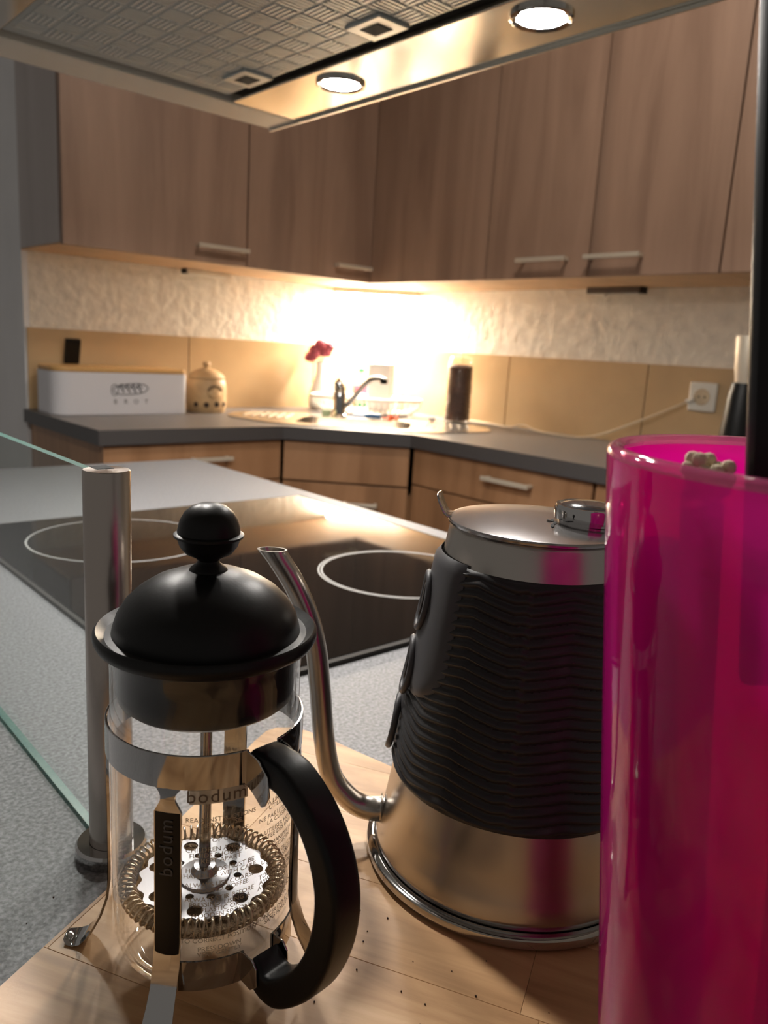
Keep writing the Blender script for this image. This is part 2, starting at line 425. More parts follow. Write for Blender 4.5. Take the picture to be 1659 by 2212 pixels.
upper_R(.956, 1.332, 'oak wall cabinet over the cream cord, handle low at its left', (1.330, 1.159))
upper_R(.58, .956, 'oak wall cabinet above the white wall socket, mostly cut by the frame')

# lamps under the wall cabinets
t = thing('under_cabinet_lamp', 'lit lamp under the corner wall cabinet, glaring over the sink', 'lamp', (2.13, 2.48, 1.376))
k = Vector((1, -1, 0)).normalized(); q = Vector((1, 1, 0)).normalized()
MB().obox((2.13, 2.48, 1.366), k, q, (0, 0, 1), .17, .035, .010).build('housing', HANDLE, t, bevel=.002)
MB().obox((2.13, 2.48, 1.3545), k, q, (0, 0, 1), .16, .030, .0015).build('diffuser', CORNERGLOW, t)
t = thing('under_cabinet_lamp', 'unlit slim lamp bar above the clay onion pot', 'lamp', (1.42, 2.55, 1.376))
MB().box(1.33, 1.50, 2.54, 2.575, 1.362, 1.3765).build('housing', HANDLE, t, bevel=.002)
MB().box(1.34, 1.49, 2.545, 2.57, 1.359, 1.362).build('diffuser', SOCK, t)
MB().box(1.322, 1.331, 2.545, 2.57, 1.360, 1.3765).build('end_cap', BLACKP, t)
t = thing('under_cabinet_lamp', 'unlit slim lamp bar above the white wall socket', 'lamp', (2.20, 1.44, 1.376))
MB().box(2.19, 2.225, 1.342, 1.53, 1.358, 1.3765).build('housing', DKHOUSE, t, bevel=.002)
MB().box(2.195, 2.22, 1.35, 1.52, 1.355, 1.358).build('diffuser', SOCK, t)
MB().box(2.193, 2.222, 1.334, 1.343, 1.357, 1.3765).build('end_cap', BLACKP, t)
MB().lathe(2.19, 1.46, [(0, 1.345), (.006, 1.347), (.007, 1.353), (.005, 1.3575), (0, 1.3575)], 12).build('switch', SOCK, t)

# ------------------------------------------------------------------ base cabinets and worktop along the walls
def base_front(t, c, u, n, wid, z0, z1, name, hz=None, hu=None):
    """front panel centred at c along u, facing n"""
    c, u, n = Vector((c[0], c[1], (z0+z1)/2)), Vector((u[0], u[1], 0)).normalized(), Vector((n[0], n[1], 0)).normalized()
    d = MB().obox(c-n*.009, u, n, (0, 0, 1), wid/2-.002, .009, (z1-z0)/2-.0015).build(name, OAK_LIT, t, bevel=.0012)
    if hu:
        p = Vector((c.x, c.y, hz)); handle(d, p+u*hu[0], p+u*hu[1], n)
    return d
t = thing('base_cabinet', 'oak base cabinet under the bread box with its side panel showing', 'cabinet', (1.10, 2.30, 0), 'oak base cabinets')
MB().box(.82, 1.375, 2.042, 2.59, .10, .858).build('carcass', OAK_LIT, t)
MB().box(.84, 1.375, 2.08, 2.58, 0, .10).build('plinth', EDGE, t)
base_front(t, (1.0985, 2.02), (1, 0), (0, -1), .562, .735, .857, 'drawer', .81, (-.03, .095))
base_front(t, (1.0985, 2.02), (1, 0), (0, -1), .562, .42, .733, 'drawer', .69, (-.03, .095))
base_front(t, (1.0985, 2.02), (1, 0), (0, -1), .562, .105, .418, 'drawer', .37, (-.03, .095))
t = thing('base_cabinet', 'oak sink cabinet set diagonally in the corner', 'cabinet', (1.8, 2.1, 0), 'oak base cabinets')
MB().prism([(1.392, 2.021), (1.667, 1.746), (2.2, 1.746), (2.2, 2.55), (1.392, 2.55)], .10, .70).build('carcass', OAK_LIT, t)
MB().prism([(1.43, 2.05), (1.70, 1.78), (2.2, 1.78), (2.2, 2.5), (1.43, 2.5)], 0, .099).build('plinth', EDGE, t)
base_front(t, (1.522, 1.876), (1, -1), (-1, -1), .393, .733, .857, 'false_front')
base_front(t, (1.522, 1.876), (1, -1), (-1, -1), .393, .105, .730, 'door', .672, (-.003, .105))
t = thing('base_cabinet', 'oak base cabinet behind the kettle with a drawer bar handle', 'cabinet', (1.95, 1.3, 0), 'oak base cabinets')
MB().box(1.692, 2.24, 1.08, 1.735, .10, .858).build('carcass', OAK_LIT, t)
MB().box(1.73, 2.24, 1.08, 1.735, 0, .10).build('plinth', EDGE, t)
base_front(t, (1.668, 1.407), (0, 1), (-1, 0), .645, .745, .857, 'drawer', .815, (-.145, .02))
base_front(t, (1.668, 1.407), (0, 1), (-1, 0), .645, .42, .743, 'drawer', .70, (-.145, .02))
base_front(t, (1.668, 1.407), (0, 1), (-1, 0), .645, .105, .418, 'drawer', .37, (-.145, .02))
t = thing('base_cabinet', 'oak base cabinet on the right, hidden by the magenta holder', 'cabinet', (1.95, .7, 0), 'oak base cabinets')
MB().box(1.692, 2.24, .45, 1.079, .10, .858).build('carcass', OAK_LIT, t)
MB().box(1.73, 2.24, .45, 1.079, 0, .10).build('plinth', EDGE, t)
base_front(t, (1.668, .764), (0, 1), (-1, 0), .628, .745, .857, 'drawer', .815, (-.1, .1))
base_front(t, (1.668, .764), (0, 1), (-1, 0), .628, .105, .743, 'door', .70, (.15, .28))

S = Vector((1.72, 2.07)); U = Vector((1, -1)).normalized(); V = Vector((1, 1)).normalized()
def suv(a, b): return tuple(S+U*a+V*b)
basin = roundpoly([suv(-.19, -.215), suv(.19, -.215), suv(.19, .06), suv(-.19, .06)], .06, 6)
mb = holed([(.80, 2.592), (.80, 2.0), (1.371, 2.0), (1.648, 1.723), (1.648, .45), (2.242, .45), (2.242, 2.592)], [basin], .860, .900, 1)
tag(mb.build('worktop', [COUNTER, EDGE], loc=(1.5, 2.2, .86), smooth=20), 'dark grey L-shaped worktop along the walls under the bread box', 'worktop')

# sink
t = thing('sink', 'stainless steel corner sink with drainers under the glaring lamp', 'sink', (S.x, S.y, .9))
plate = roundpoly([suv(-.43, -.10), suv(-.25, -.25), suv(.25, -.25), suv(.45, -.10), suv(.45, .06), suv(.30, .17), suv(-.30, .17), suv(-.43, .06)], .05, 5)
inner = roundpoly([suv(-.185, -.21), suv(.185, -.21), suv(.185, .055), suv(-.185, .055)], .06, 6)
holed(plate, [inner], .9002, .9045).build('rim', SINKSTEEL, t, smooth=30)
rows = [[(x, y, .9043) for x, y in inner], [(x, y, .80) for x, y in [(S.x+(x-S.x)*.93, S.y+(y-S.y)*.93) for x, y in inner]]]
bw = MB().grid(rows, closed=True); n = len(inner); bw.f.append(list(range(n, 2*n))); bw.mi.append(0)
bw.build('basin', SINKSTEEL, t, smooth=50)
for i in range(6):
    a = .235+i*.028
    for sgn in (-1, 1):
        p, q2 = suv(a*sgn, -.07), suv(a*sgn, .09)
        MB().tube([(p[0], p[1], .9048), (q2[0], q2[1], .9048)], .003, 6).build('drainer_ridge', SINKSTEEL, t)
x, y = suv(0, -.08)
MB().lathe(x, y, [(0, .8025), (.03, .8025), (.035, .801), (.035, .8005)], 20).build('drain', CHROME, t)

# faucet
fx, fy = suv(-.075, .105)
t = thing('faucet', 'chrome single lever mixer tap with raised spout', 'faucet', (fx, fy, .9045))
MB().lathe(fx, fy, [(0, .9045), (.030, .9045), (.030, .912), (.024, .916), (.0225, .93), (.0225, .985), (.020, .992), (0, .994)], 24).build('body', CHROME, t)
MB().tube([(fx, fy, .99), (fx-.004, fy-.004, 1.003), (fx-.006, fy+.002, 1.022), (fx-.002, fy+.006, 1.036)], [.020, .021, .018, .008], 14).build('lever', CHROME, t)
e = Vector((sin(yaw), -cos(yaw), 0))
pts = [Vector((fx, fy, .925))+e*a-Vector((fw.x, fw.y, 0))*b+Vector((0, 0, zz)) for a, b, zz in ((.0, 0, 0), (.03, .01, .025), (.065, .03, .07), (.10, .05, .112), (.13, .06, .122), (.152, .065, .118))]
MB().tube(smoothpath(pts, 5), .0095, 12).build('spout', CHROME, t)
p = pts[-1]
MB().lathe(p.x, p.y, [(0, p.z+.008), (.013, p.z+.006), (.013, p.z-.012), (.010, p.z-.014), (0, p.z-.014)], 14).build('aerator', BLACKG, t)

# dish rack with a white board standing in it
rc = suv(0, .325); zr = .9046
t = thing('dish_rack', 'oval white wire dish rack behind the tap', 'dish rack', (rc[0], rc[1], zr))
def oval(a, ru, rv, z): x, y = suv(ru*cos(a), .325+rv*sin(a)); return (x, y, z)
N = 56
for zz, f, nm, mt in ((.058, 1.0, 'top_rail', WHITEPLASTIC), (.006, .86, 'bottom_rail', WHITEPLASTIC)):
    MB().tube([oval(2*pi*i/64, .21*f, .125*f, zr+zz) for i in range(64)], .006 if f == 1 else .004, 8, closed=True).build(nm, mt, t)
wire = MB().tube([oval(0, .2, .12, zr+.055), oval(0, .178, .107, zr+.006)], .0035, 6)
for i in range(N):
    a = 2*pi*i/N
    MB().tube([oval(a, .208, .124, zr+.056), oval(a, .205, .122, zr+.03), oval(a, .18, .1075, zr+.006)], .0032, 6).build('wire', WHITEPLASTIC, t)
MB().lathe(rc[0], rc[1], [(0, zr+.012), (.9, zr+.012), (.92, zr+.004), (0, zr+.004)], 40, .18, .105, rot=-pi/4).build('tray', WHITEPLASTIC, t)
t = thing('cutting_board', 'thin white board standing upright in the dish rack', 'cutting board', (*suv(.05, .33), zr+.012))
c = Vector((*suv(.045, .33), zr+.10))
MB().obox(c, e, Vector((fw.x, fw.y, 0)), (0, 0, 1), .042, .004, .088).build('panel', CERAMIC, t, bevel=.003)
MB().obox(c+e*.049, e, Vector((fw.x, fw.y, 0)), (0, 0, 1), .0066, .005, .088).build('edge_strip', WHITEPLASTIC, t, bevel=.002)
for i, (a, b, h) in enumerate(((-.045, .30, .085), (.135, .30, .065))):
    x, y = suv(a, b)
    k = MB().tube([(x, y, zr+.013), (x+.004, y+.002, zr+.013+h)], .0028, 8)
    tag(k.build('chopstick', SPOON, loc=(x, y, zr+.013)), ('thin wooden stick standing in the dish rack left of the white board', 'thin wooden stick standing at the right end of the dish rack')[i], 'stick', 'wooden sticks in the dish rack')
for i, (a, b) in enumerate(((-.12, .32), (-.085, .32))):
    x, y = suv(a, b); c = Vector((x, y, zr+.012+.052)); ax = (U*.96+V*.1).to_3d().normalized()
    s_, r_ = ax.cross(Vector((0, 0, 1))), .052
    rows = [[c+ax*d+(s_*cos(2*pi*j/28)+Vector((0, 0, 1))*sin(2*pi*j/28))*r for j in range(28)] for r, d in ((.002, 0), (.03, 0), (.038, -.004), (.052, -.010), (.052, -.0125), (.037, -.007), (.03, -.003), (.002, -.003))]
    tag(MB().grid(rows, closed=True).build('saucer', CERAMIC, loc=(x, y, zr+.012)), ('white saucer upright in the rack, nearest the vase', 'white saucer upright in the rack, nearest the tap')[i], 'saucer', 'saucers in the dish rack')

# vase with dried flowers
vx, vy = suv(-.195, .445)
t = thing('vase', 'slim white ceramic vase behind the dish rack, holding pink flowers', 'vase', (vx, vy, .9))
MB().lathe(vx, vy, [(0, .9), (.034, .9), (.043, .912), (.045, .935), (.038, .975), (.026, 1.01), (.019, 1.04), (.017, 1.065), (.021, 1.085), (.0185, 1.085), (.0145, 1.065), (.0145, 1.05), (0, 1.045)], 32).build('body', CERAMIC, t)
t = thing('dried_flowers', 'dusty pink dried hydrangea heads drooping out of the white vase', 'flowers', (vx, vy, 1.05))
for i, (da, dz, rr) in enumerate(((-.022, .075, .030), (.016, .078, .031), (-.004, .098, .026), (-.040, .052, .026), (.030, .092, .022))):
    hc = Vector((vx, vy, 1.05))+e*da+Vector((0, 0, dz))
    MB().tube([(vx+e.x*da*.1, vy+e.y*da*.1, 1.048), (vx+e.x*da*.25, vy+e.y*da*.25, 1.09), tuple(hc)], .0016, 6).build('stalk', STALK, t)
    fl = MB()
    for j in range(46):
        v = Vector((random.gauss(0, 1), random.gauss(0, 1), random.gauss(0, 1))).normalized()
        pc = hc+v*rr*random.uniform(.75, 1.05); a = v.orthogonal().normalized(); b = v.cross(a); s_ = random.uniform(.006, .010)
        fl.add([pc-a*s_, pc-b*s_*.8+v*.003, pc+a*s_, pc+b*s_*.8+v*.003], [(0, 1, 2, 3)])
    fl.ball(hc, rr*.85, 10, 7)
    stuff(fl.build('petals', PETAL, t, smooth=0))

# soap bottle
bx, by = suv(-.040, .515)
t = thing('soap_bottle', 'clear washing-up liquid bottle with green cap behind the tap', 'bottle', (bx, by, .9))
MB().lathe(bx, by, [(0, .9), (.030, .9), (.033, .906), (.033, .96), (.030, 1.0), (.020, 1.03), (.011, 1.045), (.011, 1.05), (0, 1.05)], 24, 1, .7, rot=-pi/4).build('body', SOAP, t)
MB().lathe(bx, by, [(.0105, 1.05), (.0125, 1.051), (.0125, 1.066), (.007, 1.069), (.005, 1.08), (0, 1.081)], 16).build('cap', GREEN, t)
MB().lathe(bx, by, [(.0335, .945), (.0338, .95), (.0318, .995), (.031, .998)], 24, 1, .72, rot=-pi/4).build('label_band', LABELPINK, t)
MB().lathe(bx, by, [(.0334, .915), (.0337, .917), (.0337, .928), (.0334, .93)], 24, 1, .72, rot=-pi/4).build('label_strip', GREEN, t)

# jar of coffee beans
jx, jy = suv(.345, .235)
t = thing('storage_jar', 'tall glass jar of dark coffee beans right of the sink', 'jar', (jx, jy, .9))
MB().lathe(jx, jy, [(0, .9), (.044, .9), (.048, .905), (.048, 1.105), (.044, 1.118), (.040, 1.122), (.0385, 1.118), (.046, 1.10), (.046, .908), (0, .906)], 36).build('glass', GLASS, t)
MB().lathe(jx, jy, [(0, 1.122), (.042, 1.122), (.043, 1.128), (.036, 1.135), (.012, 1.139), (.012, 1.146), (0, 1.148)], 30).build('lid', GLASS, t)
bb = MB().lathe(jx, jy, [(0, .908), (.043, .908), (.043, 1.10), (.03, 1.108), (0, 1.108)], 28)
for i in range(620):
    a, z = random.uniform(0, 2*pi), random.uniform(.911, 1.103); rr = .0425
    bb.ball((jx+rr*cos(a), jy+rr*sin(a), z), .0046, 6, 4, (.6+.4*random.random(), .6+.4*random.random(), .8))
stuff(bb.build('beans', BEANS, t))

# things on the sink edge
x, y = suv(-.02, -.10)
hx, hy = suv(-.10, .075); tx, ty = suv(.03, .03)
t = thing('dish_brush', 'blue dish brush lying across the sink edge beside the tap', 'brush', (x, y, .9046))
MB().tube(smoothpath([suv(-.035, .062)+(.913,), suv(-.01, .066)+(.914,), suv(.02, .074)+(.915,)], 4), [.004]*3+[.0055]*3+[.006]*3, 10).build('handle', BLUE, t)
MB().tube([suv(.02, .074)+(.915,), suv(.045, .072)+(.916,), suv(.075, .070)+(.915,)], [.007, .0105, .009], 12).build('head', BLUE, t)
br = MB()
for i in range(30):
    a = .04+.034*(i % 10)/9; b = .064+.016*(i//10)/2
    br.tube([suv(a, b)+(.912,), suv(a*1.01, b)+(.9048,)], .0016, 5)
stuff(br.build('bristles', CERAMIC, t))
cl = MB(); rows = []
for i in range(9):
    row = []
    for j in range(7):
        a = .082+.055*i/8; b = .055+.03*j/6
        zz = .9050+.030*(.5+.5*sin(i*1.3+j*.9))*(.4+.6*i/8)*(1-abs(j-3)/4)
        row.append(suv(a, b)+(zz,))
    rows.append(row)
tag(cl.grid(rows).build('cloth', ORANGE, loc=(*suv(.1, .07), .9046), thick=.002, smooth=80), 'crumpled bright orange cleaning cloth by the blue brush', 'cloth')
x, y = suv(-.115, .06)
tag(MB().obox((x, y, .9165), e, (fw.x, fw.y, 0), (0, 0, 1), .014, .010, .0118).build('sponge', PALEGREEN, loc=(x, y, .9046), bevel=.003), 'pale green sponge left of the tap foot', 'sponge')
x, y = suv(.255, .12)
sc_ = MB()
for i in range(16): sc_.ball((x+random.uniform(-.012, .012), y+random.uniform(-.012, .012), .9135+random.uniform(-.003, .004)), .006, 7, 5)
tag(sc_.build('scourer', GREYBIT, loc=(x, y, .9045)), 'small grey steel wool scourer beside the bean jar', 'scourer')

# bread box
BX0, BX1, BY0, BY1 = .822, 1.252, 2.385, 2.565
t = thing('bread_box', 'long white metal bread box with bamboo lid on the worktop', 'bread box', ((BX0+BX1)/2, (BY0+BY1)/2, .9))
sh = roundpoly([(BX0, BY0), (BX1, BY0), (BX1, BY1), (BX0, BY1)], [.055, .02, .02, .055], 8)
MB().prism(sh, .9, 1.028).build('body', WHITE, t, bevel=.002)
sh2 = roundpoly([(BX0+.002, BY0+.002), (BX1-.002, BY0+.002), (BX1-.002, BY1-.002), (BX0+.002, BY1-.002)], [.053, .018, .018, .053], 8)
MB().prism(sh2, 1.0285, 1.042).build('lid', BAMBOO, t, bevel=.003)
lg = MB()
zc, xc = .979, 1.058
lg.tube([(xc+.052*cos(a)+.004*cos(a*3), BY0-.0006, zc+.018*sin(a)+(.003*cos(a)) + .002*sin(3*a)) for a in [2*pi*i/40 for i in range(40)]], .0014, 5, closed=True)
for i in range(4):
    xx = xc-.030+i*.019
    lg.tube([(xx+.010*sin(q)*.6+.006*(q/2), BY0-.0006, zc+.016-.028*abs(q)/2.4) for q in [x_*.3-1.2 for x_ in range(9)]], .0015, 5)
    lg.tube([(xx-.004+.004*j, BY0-.0006, zc+.010-.007*j) for j in range(4)], .0022, 5)
lg.tube([(xc-.052+.011*cos(a), BY0-.0006, zc-.003+.017*sin(a)) for a in [2*pi*i/20 for i in range(20)]], .0012, 5, closed=True)
lg.build('loaf_emblem', PRINT, t)
for i, ch in enumerate('BROT'):
    vs, fs = text_polys(ch, .020)
    MB().add([(1.008+i*.0335+v.x, BY0-.0008, .940+v.y) for v in vs], fs).build('letter', PRINT, t, smooth=0)

# black device on the lid
t = thing('remote_control', 'small black handheld device propped on the bread box lid', 'remote', (.945, 2.555, 1.0425))
MB().obox((.945, 2.566, 1.0835), (1, 0, 0), (0, .98, .22), (0, -.22, .98), .024, .008, .040).build('body', BLACKG, t, bevel=.004)
for dx in (-.008, .008): MB().lathe(.945+dx, 2.556, [(0, 1.107), (.0035, 1.107), (.0035, 1.112), (0, 1.112)], 10).build('button', HANDLE, t)

# clay onion pot
px, py = 1.362, 2.46
t = thing('onion_pot', 'tan clay onion pot with knobbed lid beside the bread box', 'pot', (px, py, .9))
MB().lathe(px, py, [(0, .9), (.062, .9), (.066, .906), (.069, .94), (.069, .985), (.064, 1.008), (.060, 1.012), (.056, 1.010), (.056, .99), (0, .98)], 40).build('body', CLAY, t)
MB().lathe(px, py, [(.054, 1.011), (.062, 1.0125), (.063, 1.019), (.052, 1.032), (.032, 1.043), (.014, 1.048), (.009, 1.052), (.014, 1.060), (.012, 1.068), (0, 1.070)], 40).build('lid', CLAY, t)
for a, zz, rr in ((-118, .928, .0075), (-88, .930, .0075), (-60, .930, .007), (-148, .928, .007)):
    d = Vector((cos(R(a)), sin(R(a)), 0)); c = Vector((px, py, zz))+d*.0682
    rows = [[c+d*h+(d.cross(Vector((0, 0, 1)))*cos(2*pi*j/14)+Vector((0, 0, 1))*sin(2*pi*j/14))*r for j in range(14)] for r, h in ((rr+.0015, .0005), (rr+.001, .0018), (rr-.001, .0018), (.0005, .0009))]
    MB().grid(rows, closed=True).build('vent_hole', CLAYDK, t)
d = Vector((cos(R(-95)), sin(R(-95)), 0)); c = Vector((px, py, .965))+d*.066
MB().ball(c, .022, 16, 10, (1.1, .45, .8)).build('relief_onion', CLAY, t)
MB().tube([c+d*.004+Vector((.024*cos(a), 0, .010+.016*sin(a))) for a in [i*pi/12 for i in range(13)]], .0025, 6).build('relief_arch', CLAYDK, t)

# socket and cable
t = thing('wall_socket', 'white wall socket on the beige tiles at the right', 'socket', (2.242, 1.121, 1.065))
MB().box(2.229, 2.242, 1.079, 1.163, 1.023, 1.107).build('cover', SOCK, t, bevel=.006, seg=3)
rows = [[(xx, 1.121+r*cos(2*pi*j/28), 1.065+r*sin(2*pi*j/28)) for j in range(28)] for r, xx in ((.024, 2.2287), (.024, 2.2275), (.0215, 2.2275), (.020, 2.2286), (.001, 2.2286))]
MB().grid(rows, closed=True).build('recess', CORD, t)
for s_ in (-1, 1):
    MB().box(2.2276, 2.2288, 1.121+s_*.009-.0025, 1.121+s_*.009+.0025, 1.0625, 1.0675).build('contact_hole', CLAYDK, t)
pth = smoothpath([(2.222, 1.150, 1.052), (2.21, 1.19, 1.03), (2.20, 1.30, .975), (2.19, 1.42, .921), (2.18, 1.50, .9035), (2.17, 1.58, .9035), (2.19, 1.68, .9055), (2.20, 1.74, .916), (2.19, 1.79, .9035), (2.20, 1.88, .9035), (2.215, 2.0, .9035)], 7)
t = thing('power_cord', 'cream power cord drooping from the socket onto the worktop', 'cord', (2.2, 1.55, .9))
MB().tube(pth, .0032, 8).build('flex', CORD, t)
MB().obox((2.222, 1.152, 1.053), (0, -1, .5), (1, 0, 0), (0, .5, 1), .013, .006, .006).build('plug', SOCK, t, bevel=.003)

# pepper mill
mx_, my_ = 1.93, .866
t = thing('pepper_mill', 'black and steel pepper mill on the worktop by the frame edge', 'mill', (mx_, my_, .9))
MB().lathe(mx_, my_, [(0, .9), (.046, .9), (.046, .915), (.042, 1.0), (.036, 1.09), (.030, 1.118), (0, 1.118)], 32).build('base', BLACKP, t)
MB().lathe(mx_, my_, [(.024, 1.118), (.026, 1.13), (.030, 1.15), (.036, 1.225), (.035, 1.229), (0, 1.229)], 32).build('head', HANDLE, t)

# ------------------------------------------------------------------ peninsula
mb = MB().box(-.35, .80, -.6, 1.49, .860, .8995)
t = thing('peninsula', 'kitchen peninsula carrying the cooktop, grey speckled worktop', 'counter', (.25, .45, 0))
zz0, zz1 = .8, .9
tp = MB().box(-.30, .80, -.6, 1.49, .860, .900).build('worktop', PENIN, t, bevel=.002)
MB().box(.30, .76, -.58, 1.46, .10, .8598).build('carcass', OAK_LIT, t)
MB().box(.33, .73, -.55, 1.43, 0, .0998).build('plinth', EDGE, t)

CX0, CX1, CY0, CY1 = .245, .752, .466, 1.046
t = thing('cooktop', 'black ceramic glass cooktop with printed zone rings', 'cooktop', (.5, .75, .9))
MB().box(CX0, CX1, CY0, CY1, .9002, .9045).build('glass_top', GLASSBLACK, t, bevel=.0015)
fr = MB()
for a in ((CX0-.005, CX1+.005, CY0-.006, CY0), (CX0-.005, CX1+.005, CY1, CY1+.003), (CX0-.004, CX0, CY0, CY1), (CX1, CX1+.004, CY0, CY1)):
    fr.box(a[0], a[1], a[2], a[3], .9001, .9040)
fr.build('frame', GAP, t)
def ringmark(cx, cy, r, w=.0012, name='zone_ring'):
    MB().lathe(cx, cy, [(r-w, .90455), (r-w, .90475), (r+w, .90475), (r+w, .90455)], 72).build(name, RINGMARK, t, smooth=30)
for r in (.0905, .0940): ringmark(.592, .620, r, .0009)
ringmark(.388, .905, .1065, .0012)

# ------------------------------------------------------------------ glass screen on the peninsula
PX, PY = .1390, .3395
t = thing('glass_screen', 'clear glass spatter screen clamped in a brushed steel post', 'screen', (PX, PY, .9))
MB().lathe(PX, PY, [(0, .9), (.0160, .9), (.0168, .9015), (.0168, .9062), (.0158, .9075), (.0104, .9075)], 40).build('foot', CHROME, t)
po = MB().lathe(PX, PY, [(0, .9072), (.0102, .9072), (.0103, 1.0905), (.0099, 1.0911), (0, 1.0911)], 40).build('post', POSTSTEEL, t)
MB().box(PX-.0040, PX+.0040, PY+.001, PY+.0100, 1.0906, 1.0913).build('slot', VENT, po)
gp = MB().box(PX-.0021, PX+.0021, PY+.0055, 1.05, .9025, 1.0885)
gp.mi = [1, 1, 1, 0, 1, 0]
gp.build('pane', [PANE, TEAL], t, smooth=0)

# ------------------------------------------------------------------ wooden board
out = [(-.049, .2015), (.0663, .2631), (.1182, .2908), (.190, .333), (.236, .3630), (.2475, .3690), (.2555, .3690), (.2625, .3640), (.2680, .3550), (.2730, .3395), (.2765, .3200),
       (.2830, .290), (.302, .250), (.330, .205), (.352, .160), (.360, .110), (.345, .060), (.30, .01), (.22, -.05), (.10, -.11), (-.02, -.06), (-.10, .08)]
E1 = Vector((cos(R(28)), sin(R(28)), 0)); E2 = Vector((sin(R(28)), -cos(R(28)), 0)); B0 = Vector((.176, .1948, 0))
brd = thing('wooden_board', 'worn beech cutting board of glued staves under the coffee press', 'cutting board', (.15, .15, .9))
def clip(poly, n, d, keep):
    res = []
    for i in range(len(poly)):
        a, b = poly[i], poly[(i+1) % len(poly)]
        da, db = n.dot(a)-d, n.dot(b)-d
        if keep < 0: da, db = -da, -db
        if da >= 0: res.append(a)
        if (da > 0 > db) or (da < 0 < db): res.append(a+(b-a)*(da/(da-db)))
    return res
base_poly = [Vector((x, y, 0)) for x, y in out]
wd, gp_ = .044, .00004
cuts = {-6: [.05], -5: [-.02], -4: [.06], -3: [-.05, .12], -2: [.02], -1: [-.11, .07], 0: [.0632], 1: [-.08, .01], 2: [-.015], 3: [.0], 4: [-.05]}
for k in range(-7, 8):
    lo, hi = B0.dot(E1)+k*wd, B0.dot(E1)+(k+1)*wd
    pl = clip(clip(base_poly, E1, lo+gp_, 1), E1, hi-gp_, -1)
    if len(pl) < 3: continue
    ds = [B0.dot(E2)+c_ for c_ in cuts.get(k, [])]
    segs = []
    edges_ = [-9]+ds+[9]
    for a, b in zip(edges_, edges_[1:]):
        q_ = clip(clip(pl, E2, a+gp_, 1), E2, b-gp_, -1)
        if len(q_) >= 3: segs.append(q_)
    for q_ in segs:
        MB().prism([(v.x, v.y) for v in q_], .9002, .9200).build('stave', BEECH, brd, bevel=.00015, seg=1, smooth=0)

# ------------------------------------------------------------------ helpers for the round things on the board
def frame(cx, cy):
    f_ = Vector((cx, cy, 0)).normalized(); r_ = Vector((f_.y, -f_.x, 0))
    def P(az, r, z): return Vector((cx, cy, z))+(-f_*cos(R(az))+r_*sin(R(az)))*r
    return P
def arc_band(P, az0, az1, r0, r1, z0, z1, n=40):
    mb = MB(); rows = []
    for i in range(n+1):
        a = az0+(az1-az0)*i/n
        rows.append([P(a, r1, z1), P(a, r1, z0), P(a, r0, z0), P(a, r0, z1)])
    mb.grid(rows, closed=True)
    mb.f.append([0, 1, 2, 3]); mb.mi.append(0); L_ = n*4; mb.f.append([L_, L_+3, L_+2, L_+1]); mb.mi.append(0)
    return mb
def wrap_text(P, body, size, az, z, r, rot90=False, align='CENTER', spacing=1.0, slant=0.0):
    vs, fs = text_polys(body, size, align, spacing=spacing)
    mb = MB(); out_ = []
    for v in vs:
        x, y = (v.x, v.y) if not rot90 else (-v.y, v.x)
        out_.append(P(az+math.degrees(x/r), r, z+y+slant*x))
    return mb.add(out_, fs)

# ------------------------------------------------------------------ coffee press
QX, QY, ZB = .1335, .238, .92
Q = frame(QX, QY)
press = thing('coffee_press', 'glass coffee press with black domed lid and chrome frame', 'coffee press', (QX, QY, ZB))
RG = .0335
MB().lathe(QX, QY, [(0, .9235), (.024, .9235), (.0285, .9250), (.0320, .930), (RG, .938), (RG, 1.036), (.0338, 1.042), (.0352, 1.0462), (.0348, 1.0472), (.0334, 1.044), (.0322, 1.036), (.0321, .939), (.0305, .932), (.0275, .9275), (.023, .9258), (0, .9258)], 96).build('carafe', GLASS, press, smooth=60)
ring = arc_band(Q, 43, 383.5, .0343, .0352, 1.0068, 1.0190, 96).build('frame_ring', CHROME, press, smooth=40, bevel=.0002, seg=1)
# legs
def leg(az, name='leg'):
    prof = [(.0347, 1.0071, .0044), (.0349, 1.0055, .0030), (.0351, 1.0042, .0024), (.0351, 1.0025, .0026), (.0351, .9985, .0047), (.0350, .985, .0047), (.0349, .96, .0047), (.0350, .950, .0047), (.0360, .942, .0047), (.0385, .934, .0046), (.0412, .9285, .0048), (.0438, .9240, .0052), (.0462, .9215, .0053), (.0490, .9206, .0052), (.0515, .9208, .0045), (.0528, .9218, .0030)]
    rows = []
    for r, z, hw in prof:
        da = math.degrees(hw/r)
        rows.append([Q(az-da, r+.0004, z), Q(az, r+.0006, z), Q(az+da, r+.0004, z), Q(az+da, r-.0006, z+.0002), Q(az, r-.0004, z+.0002), Q(az-da, r-.0006, z+.0002)])
    mb = MB().grid(rows, closed=True); n = len(rows)*6
    mb.f.append([0, 1, 2, 3, 4, 5]); mb.mi.append(0); mb.f.append([n-1, n-2, n-3, n-4, n-5, n-6]); mb.mi.append(0)
    lg_ = mb.build(name, CHROME, press, smooth=50)
    # dark inlay
    rows = []
    for z in (.9986, .9975, .985, .96, .9455):
        rr = .03555 if z > .949 else .0359; da = math.degrees(.0043/rr)
        rows.append([Q(az-da, rr, z), Q(az, rr+.0004, z), Q(az+da, rr, z), Q(az+da, rr-.0004, z), Q(az-da, rr-.0004, z)])
    mb = MB().grid(rows, closed=True); n = len(rows)*5
    mb.f.append([0, 1, 2, 3, 4]); mb.mi.append(0); mb.f.append([n-1, n-2, n-3, n-4, n-5]); mb.mi.append(0)
    mb.build('leg_inlay', BLACKG, lg_, smooth=40)
    return lg_
legs = [leg(a) for a in (-20, 70, 160, -101)]
